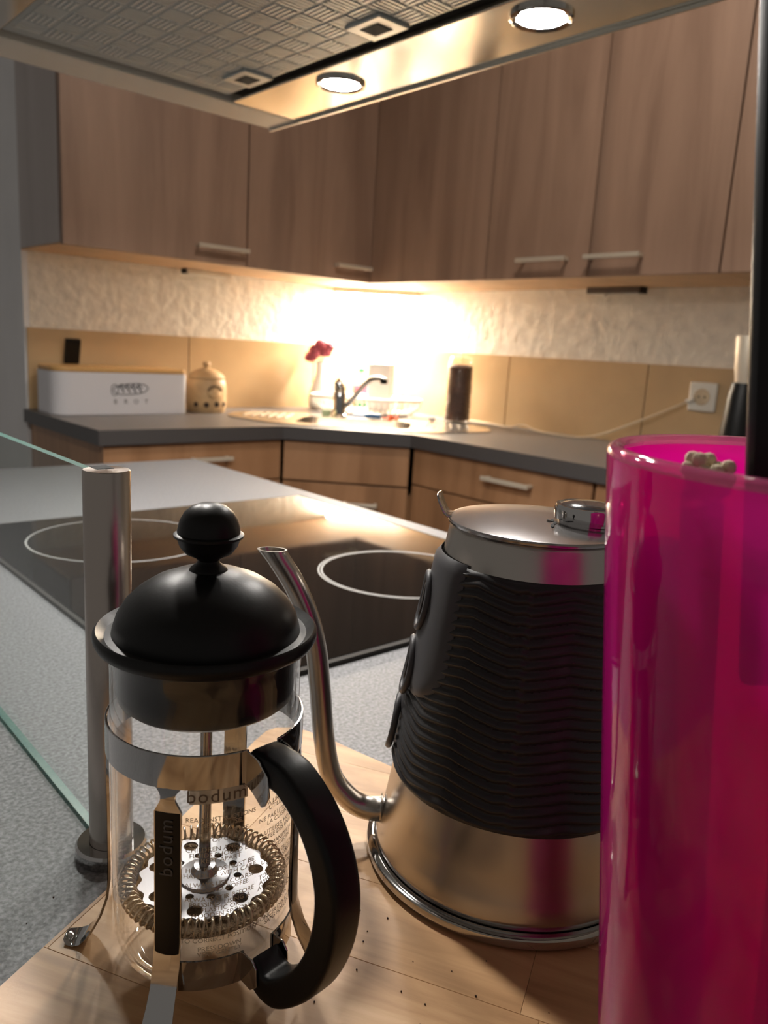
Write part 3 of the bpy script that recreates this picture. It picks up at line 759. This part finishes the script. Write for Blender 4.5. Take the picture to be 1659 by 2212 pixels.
wrap_text(Q, 'bodum', .0068, -20, .986, .03605, rot90=True, spacing=1.15).build('lettering', SILK, legs[0], smooth=0)
# lower straps
arc_band(Q, -14, 23.5, .0342, .0349, .9305, .9420, 14).build('lower_strap', CHROME, press, smooth=40)
arc_band(Q, 43.5, 68, .0342, .0349, .9305, .9420, 10).build('lower_strap', CHROME, press, smooth=40)
# brackets holding the handle: plates on both sides of it
HA = 33.5
hd = (Q(HA, 1, 0)-Q(HA, 0, 0)); ht = Vector((-hd.y, hd.x, 0))
def hp(r, z, t_): return Q(HA, r, z)+ht*t_
def plate_(poly, t0, t1, name):
    n = len(poly)
    mb = MB().add([hp(r, z, t0) for r, z in poly]+[hp(r, z, t1) for r, z in poly], [tuple(range(n)), tuple(range(2*n-1, n-1, -1))]+[(i, n+i, n+(i+1) % n, (i+1) % n) for i in range(n)])
    return mb.build(name, CHROME, press, bevel=.0002, seg=1)
up_ = [(.0338, 1.0190), (.0400, 1.0180), (.0455, 1.0140), (.0468, 1.0075), (.0448, 1.0035), (.0428, 1.0020), (.0380, 1.0050), (.0338, 1.0068)]
lo_ = [(.0336, .9420), (.0400, .9425), (.0425, .9400), (.0430, .9335), (.0395, .9300), (.0336, .9305)]
for t0, t1 in ((.0064, .0071), (-.0071, -.0064)):
    plate_(up_, t0, t1, 'upper_bracket'); plate_(lo_, t0, t1, 'lower_bracket')
path = smoothpath([Q(HA, r, z) for r, z in ((.0352, 1.0135), (.0420, 1.0140), (.0510, 1.0130), (.0620, 1.0060), (.0700, .9950), (.0735, .9815), (.0715, .9650), (.0640, .9485), (.0520, .9360), (.0440, .9330), (.0360, .9370))], 6)
MB().tube(path, .005, 24, sq=(.0062, .0052), up=tuple(ht)).build('handle', BLACKP, press, smooth=50)
# lid, skirt, knob
lid = MB().lathe(QX, QY, [(0, 1.0718), (.006, 1.0715), (.0125, 1.0702), (.0190, 1.0676), (.0245, 1.0640), (.0285, 1.0600), (.0312, 1.0555), (.0324, 1.0515), (.0328, 1.0495), (.0350, 1.0490), (.0366, 1.0502), (.0378, 1.0512), (.0388, 1.0502), (.0389, 1.0482), (.0380, 1.0462), (.0360, 1.0450), (.0345, 1.0446), (.0330, 1.0440), (.0318, 1.0435), (0, 1.0435)], 96).build('lid', BLACKP, press, smooth=45)
MB().lathe(QX, QY, [(0, 1.0440), (.0314, 1.0440), (.0314, 1.0290), (.0308, 1.0258), (.0290, 1.0242), (0, 1.0234)], 72).build('lid_skirt', BLACKP, press, smooth=45)
kb = MB().lathe(QX, QY, [(0, 1.0700), (.0062, 1.0700), (.0068, 1.0712), (.0062, 1.0722), (.0040, 1.0738), (.0036, 1.0748), (.0048, 1.0760), (.0080, 1.0775), (.0100, 1.0800), (.0109, 1.0828), (.0113, 1.0832), (.0120, 1.0834), (.0121, 1.0842), (.0113, 1.0846), (.0108, 1.0847), (.0108, 1.0858), (.0100, 1.0890), (.0085, 1.0918), (.0060, 1.0940), (.0030, 1.0951), (0, 1.0954)], 56).build('knob', BLACKP, press, smooth=40)
# plunger
MB().tube([(QX, QY, 1.0245), (QX, QY, .951)], .0022, 14).build('plunger_rod', CHROME, press)
zd = .9480
MB().lathe(QX, QY, [(0, zd-.0022), (.0285, zd-.0022), (.0290, zd-.0012), (.0285, zd-.0002), (0, zd-.0002)], 64).build('filter_mesh', BRONZE, press)
hel = []
TURNS = 66
for i in range(TURNS*9):
    a = 2*pi*i/(TURNS*9); b = 2*pi*i/9
    rr = .0282+.0030*cos(b); hel.append((QX+rr*cos(a), QY+rr*sin(a), zd+.0018+.0028*sin(b)))
MB().tube(hel, .00048, 5, closed=True).build('spring', SPRINGM, press, smooth=80)
holes = [circle(QX+.0125*cos(a), QY+.0125*sin(a), .00155, 12) for a in [2*pi*i/10 for i in range(10)]]
holes += [circle(QX+.0195*cos(a), QY+.0195*sin(a), .0029, 14) for a in [2*pi*(i+.5)/7 for i in range(7)]]
oc = [(QX+(.0238+.0009*cos(18*a))*cos(a), QY+(.0238+.0009*cos(18*a))*sin(a)) for a in [2*pi*i/108 for i in range(108)]]
holed(oc, holes, zd+.0010, zd+.0018).build('perforated_plate', PLATE, press, smooth=30)
MB().lathe(QX, QY, [(.0098, zd+.0018), (.0095, zd+.0028), (.0070, zd+.0034), (.0052, zd+.0040), (.0040, zd+.0065), (.0022, zd+.0070)], 32).build('hub', PLATE, press)
# print on the glass
rp_ = RG+.00015
lb = MB().grid([[Q(a, rp_, z) for a in [-8.8+33.2*i/16 for i in range(17)]] for z in (1.0068-.0002, 1.0010)])
lb.v = []; lb.f = []; lb.mi = []
lb.grid([[Q(-8.8+33.2*i/16, rp_, z) for i in range(17)] for z in (1.0066, 1.0010)])
lb.build('print_label', LABEL, press, smooth=80)
wrap_text(Q, 'bodum', .0066, 6.6, 1.0036, rp_+.0002, spacing=1.12).build('print_logo', INKDK, press, smooth=0)
wrap_text(Q, '\u00ae', .0022, 22.6, 1.0058, rp_+.0002).build('print_mark', INKDK, press, smooth=0)
zt = .9972; lines = [('READ INSTRUCTIONS', 0), ('BEFORE USE', 1), None, ('NOT FOR STOVE', 0), ('TOP USE', 1), None, ('CHILDREN AND HOT', 0), ('FLUIDS SHOULD BE', 1), ('KEPT APART', 1), None,
      ('HOT FLUIDS MUST BE', 0), ('HANDLED WITH CARE', 1), None, ('ALWAYS USE COARSE', 0), ('GROUND COFFEE', 1), None, ('ALWAYS STIR BEFORE', 0), ('PRESSING, USING A', 1), ('PLASTIC OR', 1), ('WOODEN SPOON', 1), ('NOT METAL', 1), None,
      ('BEFORE PRESSING', 0), ('CAREFULLY TURN LID', 1), ('TO CORRECT POSITION', 1), None, ('PRESS DOWN', 0), ('VERY GENTLY', 1)]
fr_ = [('A LIRE AVANT', 0), ('UTILISATION', 1), None, ('NE PAS UTILISER SUR', 0), ('LA CUISINIERE', 1), None, ('A UTILISER HORS DE', 0), ('PORTEE DES ENFANTS', 1), None, ('A MANIPULER', 0), ('AVEC SOIN', 1), None, ('UTILISER DU CAFE', 0), ('MOULU GROS', 1), None, ('TOUJOURS REMUER', 0), ('AVANT DE PRESSER', 1), ('AVEC UNE CUILLERE', 1), ('EN BOIS', 1), None, ('TOURNER LE', 0), ('COUVERCLE EN BONNE', 1), ('POSITION', 1), None, ('ENFONCER DOUCEMENT', 0), ('SANS FORCER', 1)]
for txt, az, nm, ink in ((lines, 9.5, 'print_line', INK), (fr_, 52, 'print_line', INKDK)):
    z = zt
    for ln in txt:
        if ln is None: z -= .00135; continue
        z -= .0021
        wrap_text(Q, ln[0], .00245, az, z, rp_).build(nm, ink, press, smooth=0)

# ------------------------------------------------------------------ gooseneck kettle
KX, KY = .277, .205
K = frame(KX, KY)
def rb(z): return .0624-.1547*(z-.926)
ket = thing('gooseneck_kettle', 'steel gooseneck kettle with ridged black silicone sleeve and dial lid', 'kettle', (KX, KY, ZB))
MB().lathe(KX, KY, [(0, .9202), (.0640, .9202), (.0668, .9212), (.0676, .9230), (.0672, .9250), (.0655, .9258), (.0630, .9256)], 96).build('base_ring', CHROME, ket, smooth=45)
MB().lathe(KX, KY, [(.0620, .9250), (.0634, .9275), (.0632, .930), (.0612, .936), (rb(.945), .945), (rb(1.0), 1.0), (rb(1.05), 1.05), (rb(1.0765), 1.0765), (rb(1.0775)-.001, 1.0780), (.036, 1.0780)], 96).build('body', STEEL, ket, smooth=40)
MB().lathe(KX, KY, [(0, 1.0782), (.0385, 1.0782), (.0397, 1.0788), (.0399, 1.0797), (.0394, 1.0804), (.0380, 1.0806), (.020, 1.0812), (0, 1.0814)], 80).build('lid', STEEL_LID, ket, smooth=30)
rows = [[K(-88-da, r, z) for da in (-9.5, -3, 3, 9.5)] for r, z in ((.0385, 1.0806), (.0404, 1.0808), (.0418, 1.0822), (.0440, 1.0865), (.0450, 1.0895))]
MB().grid(rows).build('lid_tab', STEEL_LID, ket, thick=.0008, smooth=60)
# dial
dc = K(108, .0225, 1.0813)
MB().lathe(dc.x, dc.y, [(0, 1.0812), (.0135, 1.0812), (.0135, 1.0822), (.0155, 1.0826), (.0157, 1.0870), (.0150, 1.0888), (.0140, 1.0888), (.0136, 1.0880), (0, 1.0880)], 48).build('dial_case', CHROME, ket, smooth=40)
MB().lathe(dc.x, dc.y, [(.0136, 1.0882), (.012, 1.0890), (.008, 1.0900), (0, 1.0905)], 40).build('dial_glass', DIAL, ket, smooth=60)
for az, r, da, ln in ((60, .0075, 25, .0055), (105, .0055, -15, .0055), (30, .011, 60, .007), (84, .004, 40, .003)):
    c_ = K(az, r, 1.0816); u_ = (K(az+da+90, 1, 0)-K(az+da+90, 0, 0)); v_ = Vector((-u_.y, u_.x, 0))
    MB().add([c_+u_*ln/2*cos(q_)+v_*.0008*sin(q_) for q_ in [2*pi*i/14 for i in range(14)]], [tuple(range(14))]).build('vent', VENT, ket, smooth=0, thick=.0002)
# sleeve with zigzag ridges
ZS0, ZS1 = .9640, 1.0640
def tri(x): x = x-math.floor(x); return 4*abs(x-.5)-1
rows = []
NZ, NA = 200, 220
for i in range(NZ+1):
    z = ZS0+(ZS1-ZS0)*i/NZ
    row = []
    for j in range(NA):
        az = 360*j/NA
        ph = (z+.0017*tri(az/44.0))/.0084
        rid = abs(tri(ph))**.8
        edge = min(1, (z-ZS0)/.0022, (ZS1-z)/.0016)
        row.append(K(az, rb(z)+.0006+.0016*rid*max(0, edge), z))
    rows.append(row)
top = [K(360*j/NA, rb(ZS1)+.0001, ZS1+.0004) for j in range(NA)]
bot = [K(360*j/NA, rb(ZS0)+.0001, ZS0-.0004) for j in range(NA)]
MB().grid([bot]+rows+[top], closed=True).build('sleeve', RUBBER, ket, smooth=50)
def patch(azl, azr, z0, z1, raise_, name, mat, tip=.35, n=26, m=14):
    """raised tongue on the sleeve with a rounded lower end"""
    rows = []
    for i in range(n+1):
        z = z0+(z1-z0)*i/n
        tt = (z-z0)/(z1-z0)
        k_ = math.sqrt(max(0, 1-(1-min(1, tt/tip))**2)) if tip > 0 else 1
        mid, hw = (azl+azr)/2, (azr-azl)/2*max(k_, .02)
        row = []
        for j in range(m+1):
            s_ = -1+2*j/m; az = mid+hw*s_
            h = raise_*(1-abs(s_)**8)*min(1, (tt*9+.02))*min(1, (1-tt)*22+.02)
            row.append(K(az, rb(z)+.0012+h, z))
        rows.append(row)
    return MB().grid(rows).build(name, mat, ket, smooth=60)
g1 = patch(-106, -40, 1.0000, 1.0660, .0022, 'grip_tongue', RUBBER_LIT)
g2 = patch(-112, -78, .9655, 1.0120, .0019, 'grip_pad', RUBBER_LIT)
def oval_ring(az, z, hz, ha, par):
    pts = []
    for i in range(32):
        q_ = 2*pi*i/32; zz = z+hz*cos(q_)
        pts.append(K(az+ha*sin(q_), rb(zz)+.0040, zz))
    return MB().tube(pts, .0016, 8, closed=True).build('grip_ring', RUBBER_LIT, par, smooth=60)
def oval_pad(az, z, hz, ha, par):
    rows = []
    for k_ in (1.0, .9, .6, .02):
        rows.append([K(az+ha*k_*sin(2*pi*i/28), rb(z+hz*k_*cos(2*pi*i/28))+(.0030 if k_ == 1 else .0046), z+hz*k_*cos(2*pi*i/28)) for i in range(28)])
    return MB().grid(rows, closed=True).build('grip_oval', RUBBER, par, smooth=60)
for az, z, par in ((-78, 1.0420, g1), (-80, 1.0105, g1), (-88, .9790, g2)):
    oval_ring(az, z, .0125, 11, par); oval_pad(az-2, z, .0085, 5, par)
# spout
SA = -80
sp = smoothpath([K(SA, r, z) for r, z in ((.0560, .9372), (.0640, .9358), (.0720, .9372), (.0790, .9423), (.0861, .9524), (.0902, .9712), (.0932, .9966), (.0958, 1.0150), (.1000, 1.0300), (.1069, 1.0448), (.1150, 1.0572))], 6)
n_ = len(sp); rad = [.0059-.0009*min(1, i/(n_*.45)) for i in range(n_)]
mb = MB().tube(sp, rad, 24, cap=False)
# mouth cut level: outer and inner ring, then down the bore
tipc = K(SA, .1172, 1.0602); a_ = (K(SA, 1, 0)-K(SA, 0, 0)); b_ = Vector((-a_.y, a_.x, 0))
def flat(rx, ry, dz=0, back=0): return [tipc-a_*back+a_*rx*cos(2*pi*j/24)+b_*ry*sin(2*pi*j/24)+Vector((0, 0, dz)) for j in range(24)]
last = mb.v[-24:]
# align the flat ring to the tube's last ring by nearest angle
fl_ = flat(.0068, .0047); fi_ = flat(.0057, .0037); fb_ = flat(.0050, .0034, -.010, .006)
j0 = min(range(24), key=lambda j: (fl_[j]-Vector(last[0])).length)
sgn = 1 if (fl_[(j0+1) % 24]-Vector(last[1])).length < (fl_[(j0-1) % 24]-Vector(last[1])).length else -1
od = [(j0+sgn*j) % 24 for j in range(24)]
base_i = len(mb.v)-24
for ring_ in (fl_, fi_, fb_):
    s0 = len(mb.v); mb.v += [tuple(ring_[j]) for j in od]
    for j in range(24): mb.f.append([base_i+j, base_i+(j+1) % 24, s0+(j+1) % 24, s0+j]); mb.mi.append(0)
    base_i = s0
mb.build('spout', STEEL, ket, smooth=50)
cpt = [K(SA, .0612, .9364)+Vector((0, 0, 1))*.0064*cos(q_)+b_*.0064*sin(q_) for q_ in [2*pi*i/28 for i in range(28)]]
MB().tube(cpt, .0006, 6, closed=True).build('spout_collar', STEEL, ket)

# ------------------------------------------------------------------ magenta holder
HX, HY = .2131, .0671
hold = thing('utensil_holder', 'tall translucent magenta plastic holder full of utensils', 'utensil holder', (HX, HY, ZB))
def ro(z): return .0370+(.0578-.0370)*((z-.92)/.21)**.95
zs = [.9205, .925, .94, .97, 1.0, 1.03, 1.06, 1.09, 1.11, 1.1276]
prof = [(0, .9203), (ro(.92)-.003, .9203)]+[(ro(z), z) for z in zs]+[(ro(z)-.0035, z) for z in reversed(zs[2:])]+[(ro(.93)-.006, .930), (0, .930)]
MB().lathe(HX, HY, prof, 96).build('cup', PINK, hold, smooth=50)
zr_ = 1.1276
MB().lathe(HX, HY, [(ro(zr_), zr_+.0001), (ro(1.1286), 1.1286), (ro(1.13)-.0007, 1.1298), (ro(1.13)-.002, 1.1304), (ro(1.13)-.0034, 1.1298), (ro(1.1286)-.0041, 1.1288), (ro(zr_)-.0035, zr_+.0001)], 96).build('rim', PINKRIM, hold, smooth=60)

# utensils in the holder
def rod(label, name, cat, a, b, rads, mat, sub=None, sq=None, **kw):
    t_ = thing(name, label, cat, a, 'utensils in the magenta holder')
    MB().tube([Vector(a)+(Vector(b)-Vector(a))*i/(len(rads)-1) for i in range(len(rads))], rads, 14, sq=sq, **kw).build('shaft', mat, t_)
    return t_
HF = frame(HX, HY)
t = rod('black nylon turner rising out of the magenta holder past the frame', 'turner', 'turner', (.214, .058, .934), (.199, .0625, 1.085), [.006, .006, .006], BLACKP)
pa = Vector((.1995, .0620, 1.078)); pb = Vector((.1995, .0620, 1.127))+Vector((-.0047, .0104, .1005))*2.4+Vector((-.0019, .0039, 0))
dv = (pb-pa).normalized(); sd = Vector((sin(yaw), -cos(yaw), 0)); sd = (sd-dv*sd.dot(dv)).normalized()
MB().obox((pa+pb)/2, sd, dv.cross(sd), dv, .018, .003, (pb-pa).length/2).build('blade', BLACKP, t, bevel=.002)
t = rod('dark kitchen tongs handle standing inside the magenta holder', 'tongs', 'tongs', HF(-60, .020, .934), HF(-75, .042, 1.105), [.005, .006, .007, .006], BLACKP)
MB().tube([HF(-110, .018, .934), HF(-85, .042, 1.104)], .005, 10).build('arm', BLACKP, t)
t = rod('pale pastry brush with its bristle tip just above the magenta rim', 'pastry_brush', 'brush', HF(-100, .014, .934), (.1800, .0868, 1.119), [.004, .004, .005], SPOON)
bp_ = Vector((.1803, .0860, 1.1272))
mb = MB()
for i in range(44): mb.ball(bp_+Vector((random.uniform(-.0045, .0035), random.uniform(-.0035, .0045), random.uniform(-.006, .0025))), .0019, 7, 5)
mb.build('bristle_tip', CREAM, t)
t = rod('short wooden spoon leaning inside the magenta holder', 'wooden_spoon', 'spoon', HF(150, .02, .934), HF(175, .04, 1.10), [.005, .005, .006], SPOON)

# ------------------------------------------------------------------ small bits on the board and counter
cg = MB()
for cx_, cy_, s_, n_ in ((.178, .222, .012, 26), (.19, .245, .02, 14), (.18, .18, .03, 16), (.22, .16, .03, 10), (.10, .25, .03, 10), (.155, .16, .03, 10)):
    for i in range(n_):
        x, y = random.gauss(cx_, s_), random.gauss(cy_, s_)
        if math.hypot(x-QX, y-QY) < .05 or math.hypot(x-KX, y-KY) < .07 or math.hypot(x-HX, y-HY) < .05: continue
        r_ = random.uniform(.0002, .00045); cg.ball((x, y, .9201+r_*.6), r_, 6, 4)
tag(stuff(cg.build('coffee_grounds', GROUNDS, loc=(.18, .21, .92))), 'dark coffee grounds strewn on the beech board', 'crumbs')
tag(MB().ball((.2225, .263, .9209), .0014, 8, 6, (1.3, .8, .6)).build('bean_chip', BEANS, loc=(.2225, .263, .92)), 'reddish brown bean chip under the kettle spout', 'crumb')
mb = MB(); rows = []
for i in range(8):
    rows.append([(.1560+.013*i/7, .3220+.010*j/5, .9012+.0055*abs(sin(i*.9+j*.6))*(i/7)) for j in range(6)])
tag(mb.grid(rows).build('paper_scrap', PAPER, loc=(.17, .335, .9), thick=.0004, smooth=80), 'crumpled off-white scrap behind the coffee press near the post', 'scrap')

# ------------------------------------------------------------------ cooker hood
HZ = 1.521; X0, X1, Y0, Y1 = .236, .836, .32, 1.289
t = thing('cooker_hood', 'steel island cooker hood with aluminium filter over the cooktop', 'cooker hood', (.53, .80, HZ))
fm = MB()
fm.box(X0, X1, 1.205, Y1, HZ, HZ+.05); fm.box(X0, X1, Y0, Y0+.06, HZ, HZ+.05); fm.box(X0, X0+.005, Y0+.06, 1.205, HZ, HZ+.05)
fm.build('frame', HOODFRAME, t, bevel=.002)
MB().box(X0, X1, Y0, Y1, HZ+.0502, HZ+.08).build('top_cover', HOODSTEEL, t)
MB().box(.706, X1-.004, Y0+.062, 1.203, HZ+.0005, HZ+.045).build('lamp_strip', HOODSTEEL, t, bevel=.002)
MB().box(X0+.006, .352, Y0+.062, 1.203, HZ+.0005, HZ+.045).build('lamp_strip', HOODSTEEL, t, bevel=.002)
MB().box(X1-.004, X1, Y0, Y1, HZ-.004, HZ+.05).build('edge_trim', HOODSTEEL, t, bevel=.001)
MB().box(.352, .706, Y0+.06, 1.205, HZ+.014, HZ+.05).build('recess', GAP, t)
fp = MB().box(.357, .692, Y0+.07, 1.192, HZ+.006, HZ+.0135).build('grease_filter', ALU_DARK, t, bevel=.001)
def ribs(vert):
    mb = MB()
    for k_ in range(5):
        d_ = -.0136+.0068*k_
        if vert: mb.box(d_-.0014, d_+.0014, -.0155, .0155, -.0016, 0)
        else: mb.box(-.0155, .0155, d_-.0014, d_+.0014, -.0016, 0)
    bm = bmesh.new(); vv = [bm.verts.new(p) for p in mb.v]
    for f in mb.f: bm.faces.new([vv[i] for i in f])
    me = bpy.data.meshes.new('louvre'); bm.to_mesh(me); bm.free(); me.materials.append(SLOT); return me
RB = [ribs(0), ribs(1)]
for i in range(9):
    for j in range(21):
        x, y = .380+.0365*i, .42+.0365*j
        if x > .655 and (abs(y-1.09) < .045 or abs(y-.80) < .045): continue
        o = bpy.data.objects.new('louvre', RB[(i+j) % 2]); C.objects.link(o); o.parent = fp
        o.location = Vector((x, y, HZ+.0062))-Vector(t.location)
for y in (1.09, .80):
    l_ = MB().box(.640, .688, y-.032, y+.032, HZ+.001, HZ+.0062).build('latch', ALU, fp, bevel=.0015)
    MB().box(.652, .676, y-.016, y+.016, HZ+.0003, HZ+.0012).build('latch_slot', GAP, l_)
for x, y in ((.757, .626), (.757, .987), (.298, .626), (.298, .987)):
    lp = MB().lathe(x, y, [(.027, HZ+.0004), (.036, HZ+.0004), (.036, HZ-.003), (.033, HZ-.0045), (.028, HZ-.003), (.027, HZ-.001)], 36).build('lamp_bezel', CHROME, t)
    MB().lathe(x, y, [(0, HZ-.0025), (.026, HZ-.0022), (.0268, HZ-.0008), (0, HZ-.0006)], 32).build('lamp_disc', LAMPGLOW, lp)
MB().box(.38, .68, .60, .95, HZ+.08, 2.5).build('chimney', HOODSTEEL, t, bevel=.002)

# added lamp, out of view, to brighten the wall cabinet fronts
t = thing('fill_lamp', 'added unseen fill lamp above the aisle', 'lamp', (1.15, .9, 2.5))
MB().lathe(1.15, .9, [(0, 2.5), (.17, 2.5), (.17, 2.485), (.155, 2.485)], 40).build('rim', HANDLE, t)
MB().lathe(1.15, .9, [(.155, 2.485), (.14, 2.455), (.08, 2.435), (0, 2.43)], 40).build('diffuser', FILLGLOW, t)
